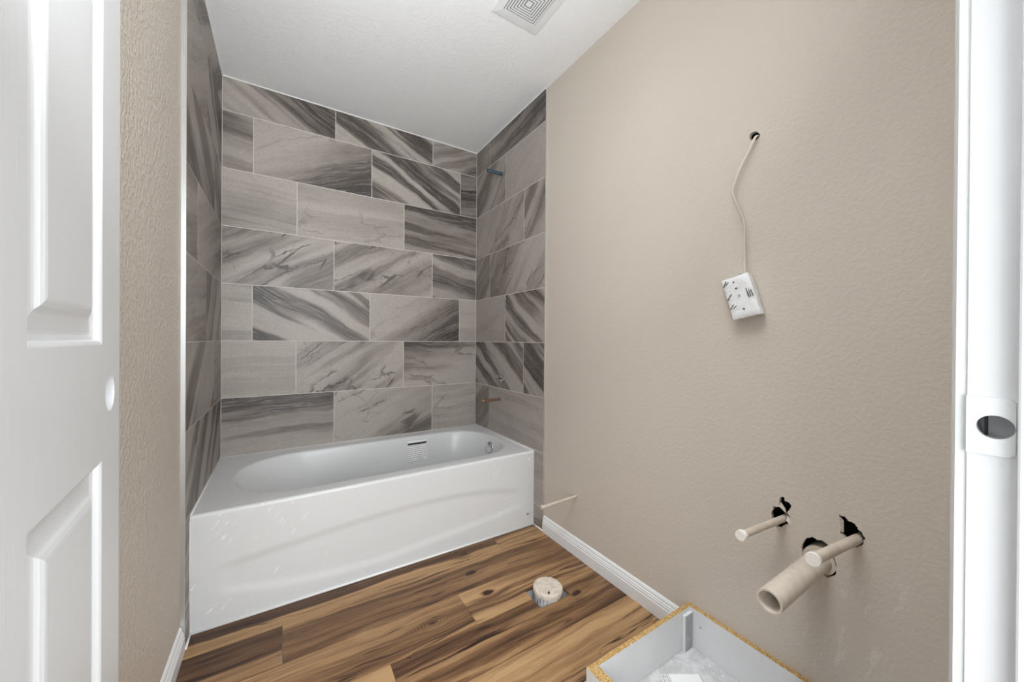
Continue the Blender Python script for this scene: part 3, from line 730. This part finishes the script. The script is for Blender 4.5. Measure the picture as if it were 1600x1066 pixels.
# ------------------------------------------------------------------ dangling cable and wrapped switch
cp = [(P + .03, -1.884, 1.676), (P + .012, -1.887, 1.677), (P - .006, -1.8885, 1.672), (P - .012, -1.882, 1.655), (P - .013, -1.8744, 1.6383), (P - .016, -1.8484, 1.589), (P - .018, -1.8325, 1.5475), (P - .018, -1.8266, 1.5171), (P - .017, -1.8434, 1.4659), (P - .017, -1.8609, 1.4126), (P - .018, -1.8625, 1.3461), (P - .019, -1.8650, 1.268), (P - .02, -1.866, 1.240)]
def catmull(pts, n=5):
    out = []
    for i in range(len(pts) - 1):
        p0, p1, p2, p3 = (Vector(pts[max(0, min(len(pts) - 1, k))]) for k in (i - 1, i, i + 1, i + 2))
        for j in range(n):
            u = j / n; out.append(.5 * ((2 * p1) + (p2 - p0) * u + (2 * p0 - 5 * p1 + 4 * p2 - p3) * u * u + (3 * p1 - p0 - 3 * p2 + p3) * u ** 3))
    return out + [Vector(pts[-1])]
bm = bmesh.new(); cpts = catmull(cp)
prof = [(.0045 * math.cos(2 * PI * i / 10) , .0021 * math.sin(2 * PI * i / 10)) for i in range(10)]
ups = []
for i, p in enumerate(cpts):
    z_ = p.z; tw = .9 * math.sin((z_ - 1.24) / .12); ups.append((-math.cos(tw * .6), math.sin(tw * .6) + .15, .0 if i > 12 else .6))
sweep(bm, cpts, prof, ups)
tag(link('electrical_cable', bm, M_CABLE, smooth=60), 'painted electrical cable hanging from a torn hole high in the beige wall', 'cable')
swc = Vector((P - .020, -1.8605, 1.1865))
sw = empty('wrapped_switch', swc, 'small device wrapped in white printed paper hanging on the cable at the beige wall', 'switch')
ra = math.radians(13)       # tilt in the wall plane
ay = Vector((0, -math.cos(ra), math.sin(ra))); az = Vector((0, math.sin(ra), math.cos(ra)))  # right, up as seen
# seen from the room, right is -y; the top leans left
ay = Vector((0, -.978, .2085)); az = Vector((0, .2900, .957)); axn = Vector((-1, 0, 0))
def swp(a, b, d): return swc + ay * a + az * b + axn * d
bm = bmesh.new(); hw, hh, hd = .0395, .0655, .0155
nxs, nys = 9, 13; random.seed(4)
def nz(a): return (random.random() - .5) * a
fr = []
for j in range(nys + 1):
    row = []
    for i in range(nxs + 1):
        a = -hw + 2 * hw * i / nxs; b = -hh + 2 * hh * j / nys
        ed = min(i, nxs - i, j, nys - j)
        d = hd - (.0035 if ed == 0 else 0) + (nz(.0022) if ed else nz(.001)) + (.0035 * math.exp(-((a - .02) ** 2 + (b - .05) ** 2) / .0004))
        row.append(bm.verts.new(swp(a + (nz(.0016) if ed == 0 else 0), b + (nz(.0016) if ed == 0 else 0), d)))
    fr.append(row)
for j in range(nys):
    for i in range(nxs): bm.faces.new((fr[j][i], fr[j][i + 1], fr[j + 1][i + 1], fr[j + 1][i]))
loop = [fr[0][i] for i in range(nxs + 1)] + [fr[j][nxs] for j in range(1, nys + 1)] + [fr[nys][i] for i in range(nxs - 1, -1, -1)] + [fr[j][0] for j in range(nys - 1, 0, -1)]
mid_, bkl = [], []
for v in loop:
    r = v.co - swc; a, b = r.dot(ay) , r.dot(az)
    mid_.append(bm.verts.new(v.co + axn * (-.010 - r.dot(axn) + hd * .6) + (ay * a + az * b) * .02 + Vector((0, nz(.001), nz(.001)))))
    bkl.append(bm.verts.new(v.co + axn * (-r.dot(axn) - hd) - (ay * a + az * b) * .05))
n = len(loop)
for A_, B_ in ((loop, mid_), (mid_, bkl)):
    for i in range(n): bm.faces.new((A_[i], A_[(i + 1) % n], B_[(i + 1) % n], B_[i]))
bm.faces.new(bkl); bmesh.ops.recalc_face_normals(bm, faces=bm.faces[:])
link('wrapper', bm, M_FILM, sw, smooth=30)
# printed strokes: front ones lie on the wrapper face
def stroke(bm, a0, b0, a1, b1, w, d=hd + .0022):
    lim = hw - .0018; a0 = max(-lim, min(lim, a0)); a1 = max(-lim, min(lim, a1))
    u = Vector((a1 - a0, b1 - b0)); L = u.length; u /= L; v = Vector((-u.y, u.x)) * w / 2
    q = [(a0 + v.x, b0 + v.y), (a0 - v.x, b0 - v.y), (a1 - v.x, b1 - v.y), (a1 + v.x, b1 + v.y)]
    prism(bm, q, swp, d - .003, d)
def dot(bm, a, b, r, d=hd + .0022): prism(bm, circle(a, b, r, 12), swp, d - .003, d)
def pxs(px, py):
    """zoomed-photo offsets turned into device axes (metres)"""
    dx, dy = px - 455, py - 575; det = -234399.
    return (-560 * dx + 169 * dy) / det * .079, (151 * dx + 373 * dy) / det * .131
for (x0_, y0_, x1_, y1_, w_) in ((262, 372, 196, 485, .0013), (296, 385, 258, 436, .0012), (340, 550, 262, 668, .0014), (366, 706, 308, 790, .0013), (406, 718, 362, 765, .0012),
                                 (538, 446, 582, 572, .0016), (570, 450, 606, 558, .0012), (598, 458, 638, 545, .0014)):
    bm = bmesh.new(); a0, b0 = pxs(x0_, y0_); a1, b1 = pxs(x1_, y1_); stroke(bm, a0, b0, a1, b1, w_); link('printed_stroke', bm, M_INK, sw)
for (x_, y_, r_) in ((370, 376, .0024), (508, 748, .0024)):
    bm = bmesh.new(); dot(bm, *pxs(x_, y_), r_); link('screw_hole', bm, M_INK, sw)
bm = bmesh.new(); a, b = pxs(408, 462); stroke(bm, a - .0035, b, a + .0035, b, .0045); link('toggle_slot', bm, plain('dark_grey_print', (.09, .09, .095), .6), sw)
bm = bmesh.new(); dot(bm, *pxs(445, 562), .0033); link('embossed_seal', bm, plain('mid_grey_print', (.34, .34, .345), .5), sw)
for (a, b) in ((.010, .066), (.015, .067), (.020, .067), (.020, -.063), (.026, -.062), (.032, -.061)):
    bm = bmesh.new(); stroke(bm, a, b - .002, a + .0005, b + .0025, .0022, d=.009); link('printed_stroke', bm, M_INK, sw)

# ------------------------------------------------------------------ plumbing stubs on the right wall
def stub(name, base, tip, r, capr, caplen, label, mat_cap=M_WHITECAP, rings=True, cat='pipe', group=None):
    b = Vector(base); e = Vector(tip); d = (e - b).normalized(); o = empty(name, b, label, cat, group)
    L = (e - b).length; bk_ = .06
    bm = bmesh.new(); lathe(bm, b - d * bk_, d, [(0, r), (bk_ + L - caplen, r)], 20); link('pipe', bm, M_PIPE, o, smooth=40)
    c0 = b + d * (L - caplen - .002)
    bm = bmesh.new(); lathe(bm, c0, d, [(0, r + .0006), (0, capr * .86), (caplen * .35, capr * .86), (caplen * .42, capr), (caplen, capr), (caplen + .0015, capr * .93)], 22)
    link('cap', bm, mat_cap, o, smooth=35)
    return o
stub('supply_pipe', (P, -1.964, .5389), (P - .238, -1.964, .5569), .0092, .0130, .016, 'thin capped supply pipe from the torn hole left of the drain pipe', M_WHITECAP)
stub('supply_pipe', (P, -2.1235, .5546), (P - .270, -2.1235, .5886), .0112, .0145, .010, 'capped supply pipe crossing in front of the drain pipe from the largest black hole', M_WHITECAP)
o = stub('supply_pipe', (P, -1.0945, .2846), (P - .214, -1.0945, .2786), .0068, .0098, .018, 'thin beige-painted water stub low on the wall above the baseboard by the tub', M_PIPE)
bm = bmesh.new(); lathe(bm, (P - .155, -1.0945, .2803), (-1, 0, -.028), [(0, .0068), (.001, .0084), (.024, .0084), (.025, .0068)], 18); link('coupling', bm, M_PIPE, o, smooth=35)
dp = empty('drain_pipe', (P, -2.0468, .4601), 'open beige drain pipe sticking out of the wall between the two capped supply pipes', 'pipe')
bm = bmesh.new(); lathe(bm, (P + .06, -2.0468, .4609), (-1, 0, -.0143), [(0, .0265), (.338, .0265), (.3385, .0260), (.3385, .0220), (.337, .0213), (0, .0213)], 36, closed=True); link('pipe', bm, M_PVC, dp, smooth=35)
bm = bmesh.new(); lathe(bm, (P + .05, -2.0468, .4607), (-1, 0, -.0143), [(0, .0272), (.044, .0272), (.044, .036), (0, .036)], 32, closed=True); link('coupling', bm, M_PVC, dp, smooth=35)

# tub-filler plumbing on the tiled wall
sh = empty('shower_arm_stub', (WX, -.366, 2.137), 'blue-tinted metal shower arm stub near the top of the tiled end wall', 'pipe')
prof = [(-.02, .0105), (.0, .0105), (.012, .0105), (.012, .0122), (.020, .0122), (.020, .0105)]
x_ = .024
while x_ < .100: prof += [(x_, .0105), (x_ + .0025, .0116), (x_ + .005, .0105)]; x_ += .006
prof += [(.105, .0105), (.106, .0085), (.085, .008)]
bm = bmesh.new(); lathe(bm, (WX, -.366, 2.137), (-1, 0, -.01), prof, 20); link('nipple', bm, M_BLUE, sh, smooth=50)
bm = bmesh.new(); lathe(bm, (WX + .004, -.366, 2.137), (-1, 0, 0), [(0, .0162), (.006, .0162), (.0075, .0135), (.0075, .0118), (0, .0118)], 20, closed=True); link('collar', bm, M_BRASS, sh, smooth=40)
va = empty('shower_valve', (WX, -.3753, .8012), 'bare metal shower valve set in its round hole in the tiled end wall', 'valve')
bm = bmesh.new(); lathe(bm, (WX + .0035, -.3753, .8012), (-1, 0, 0), [(0, .0255), (.0012, .0255)], 20); link('opening_shade', bm, M_DARK, va)  # black disc standing in for the shade inside the valve hole
bm = bmesh.new(); lathe(bm, (WX + .003, -.3753, .806), (-1, 0, 0), [(0, .0205), (.010, .0205), (.012, .018), (.016, .017), (.017, .012), (.020, .012)], 20); link('bonnet', bm, M_DULL, va, smooth=40)
bm = bmesh.new(); lathe(bm, (WX - .014, -.3753, .806), (-1, 0, 0), [(0, .008), (.020, .008), (.022, .006), (.034, .006), (.035, .004)], 14); link('stem', bm, M_CHROME, va, smooth=40)
for dy_, dz_ in ((.017, .012), (-.015, .015)):
    bm = bmesh.new(); lathe(bm, (WX - .004, -.3753 + dy_, .806 + dz_), (-1, 0, 0), [(0, .005), (.012, .005), (.0135, .003)], 10); link('screw', bm, M_CHROME, va, smooth=40)
cu = empty('tub_spout_stub', (WX, -.3605, .6564), 'short copper tub spout stub on the tiled end wall above the tub rim', 'pipe')
bm = bmesh.new(); lathe(bm, (WX + .004, -.3605, .6564), (-1, 0, -.01), [(0, .0078), (.10, .0078)], 18); link('pipe', bm, M_COPPER, cu, smooth=40)
bm = bmesh.new(); lathe(bm, (WX - .085, -.3605, .6556), (-1, 0, -.01), [(0, .0078), (.001, .0098), (.040, .0098), (.044, .008), (.045, .004)], 18); link('end_cap', bm, M_COPPER, cu, smooth=40)
bm = bmesh.new(); lathe(bm, (WX + .003, -.3605, .6564), (-1, 0, 0), [(0, .0112), (.014, .0112), (.015, .0082), (0, .0082)], 18, closed=True); link('collar', bm, M_BRASS, cu, smooth=40)

# ------------------------------------------------------------------ toilet flange stub
fl = empty('toilet_drain_stub', (1.206, -1.244, -.03), 'round cement-smeared capped toilet drain stub standing in a square floor cut-out', 'pipe')
bm = bmesh.new(); lathe(bm, (1.206, -1.244, -.06), (0, 0, 1), [(0, .0550), (.075, .0550)], 32); link('pipe', bm, M_PIPEWHITE, fl, smooth=40)
bm = bmesh.new(); lathe(bm, (1.206, -1.244, .012), (.02, -.03, 1), [(0, .057), (.002, .0605), (.015, .0612), (.0185, .0595), (.0205, .055), (.0195, .045), (.0185, .02), (.019, .004)], 36)
for v in bm.verts: v.co.z += (random.random() - .5) * .0008
cap = link('cap', bm, M_CEMENT, fl, smooth=40)
bm = bmesh.new(); prism(bm, [(1.178, -1.281), (1.184, -1.284), (1.190, -1.279), (1.188, -1.270), (1.183, -1.276)], lambda a, b, d: (a, b, d), .029, .0335); link('chip', bm, M_DARK, cap)

# ------------------------------------------------------------------ vanity toe-kick frame on the floor
tk = empty('toe_kick_frame', (1.25, -1.98, 0), 'open white toe-kick frame with raw particle-board edges against the beige wall', 'cabinet base')
TT, Y0, Y1 = .1266, -2.335, -1.681
def panel(name, x0, x1, y0, y1, z0=-.006, z1=TT, mats=(M_MELA, M_PART)):
    bm = bmesh.new(); box(bm, x0, x1, y0, y1, z0, z1, top_mi=1); return link(name, bm, None, tk, mats=list(mats))
panel('side_panel', 1.0045, 1.4935, Y1 - .0155, Y1)
panel('back_panel', 1.4765, 1.4935, Y0 + .016, Y1 - .0157)
panel('front_panel', 1.0045, 1.0195, Y0 + .016, Y1 - .0157)
panel('inner_front_panel', 1.0205, 1.0360, Y0 + .016, Y1 - .0157, z1=TT - .001)
panel('side_panel', 1.0045, 1.4935, Y0, Y0 + .0155)
bm = bmesh.new(); box(bm, 1.4330, 1.4763, -1.7085, -1.6969, -.006, TT - .012, bev=.001, mi=0)
for f in bm.faces:
    if f.normal.y < -.7: f.material_index = 1
link('corner_block', bm, None, tk, mats=[M_MELA, M_BLOCK])
for yy, zz in ((-1.735, .078), (-2.1, .078)):
    bm = bmesh.new(); lathe(bm, (1.4764, yy, zz), (-1, 0, 0), [(0, .0034), (.0012, .003), (.0014, .001)], 12); link('screw', bm, M_BLOCK, tk)
bm = bmesh.new(); uvl = bm.loops.layers.uv.new('UVMap')
pp = [(1.2825, -1.7094), (1.3925, -1.7784), (1.335, -1.865), (1.300, -1.852), (1.2350, -1.800), (1.262, -1.752)]
prism(bm, pp, lambda a, b, d: (a, b, d), -.0066, -.0058)
for f in bm.faces:
    for l in f.loops:
        r = Vector((l.vert.co.x - 1.2825, l.vert.co.y + 1.7094)); l[uvl].uv = (r.dot(Vector((.847, -.531))) / .13, r.dot(Vector((-.531, -.847))) / .13)
tag(link('paper_scrap', bm, M_PAPER), 'torn piece of printed white paper on the concrete inside the toe-kick frame', 'paper')
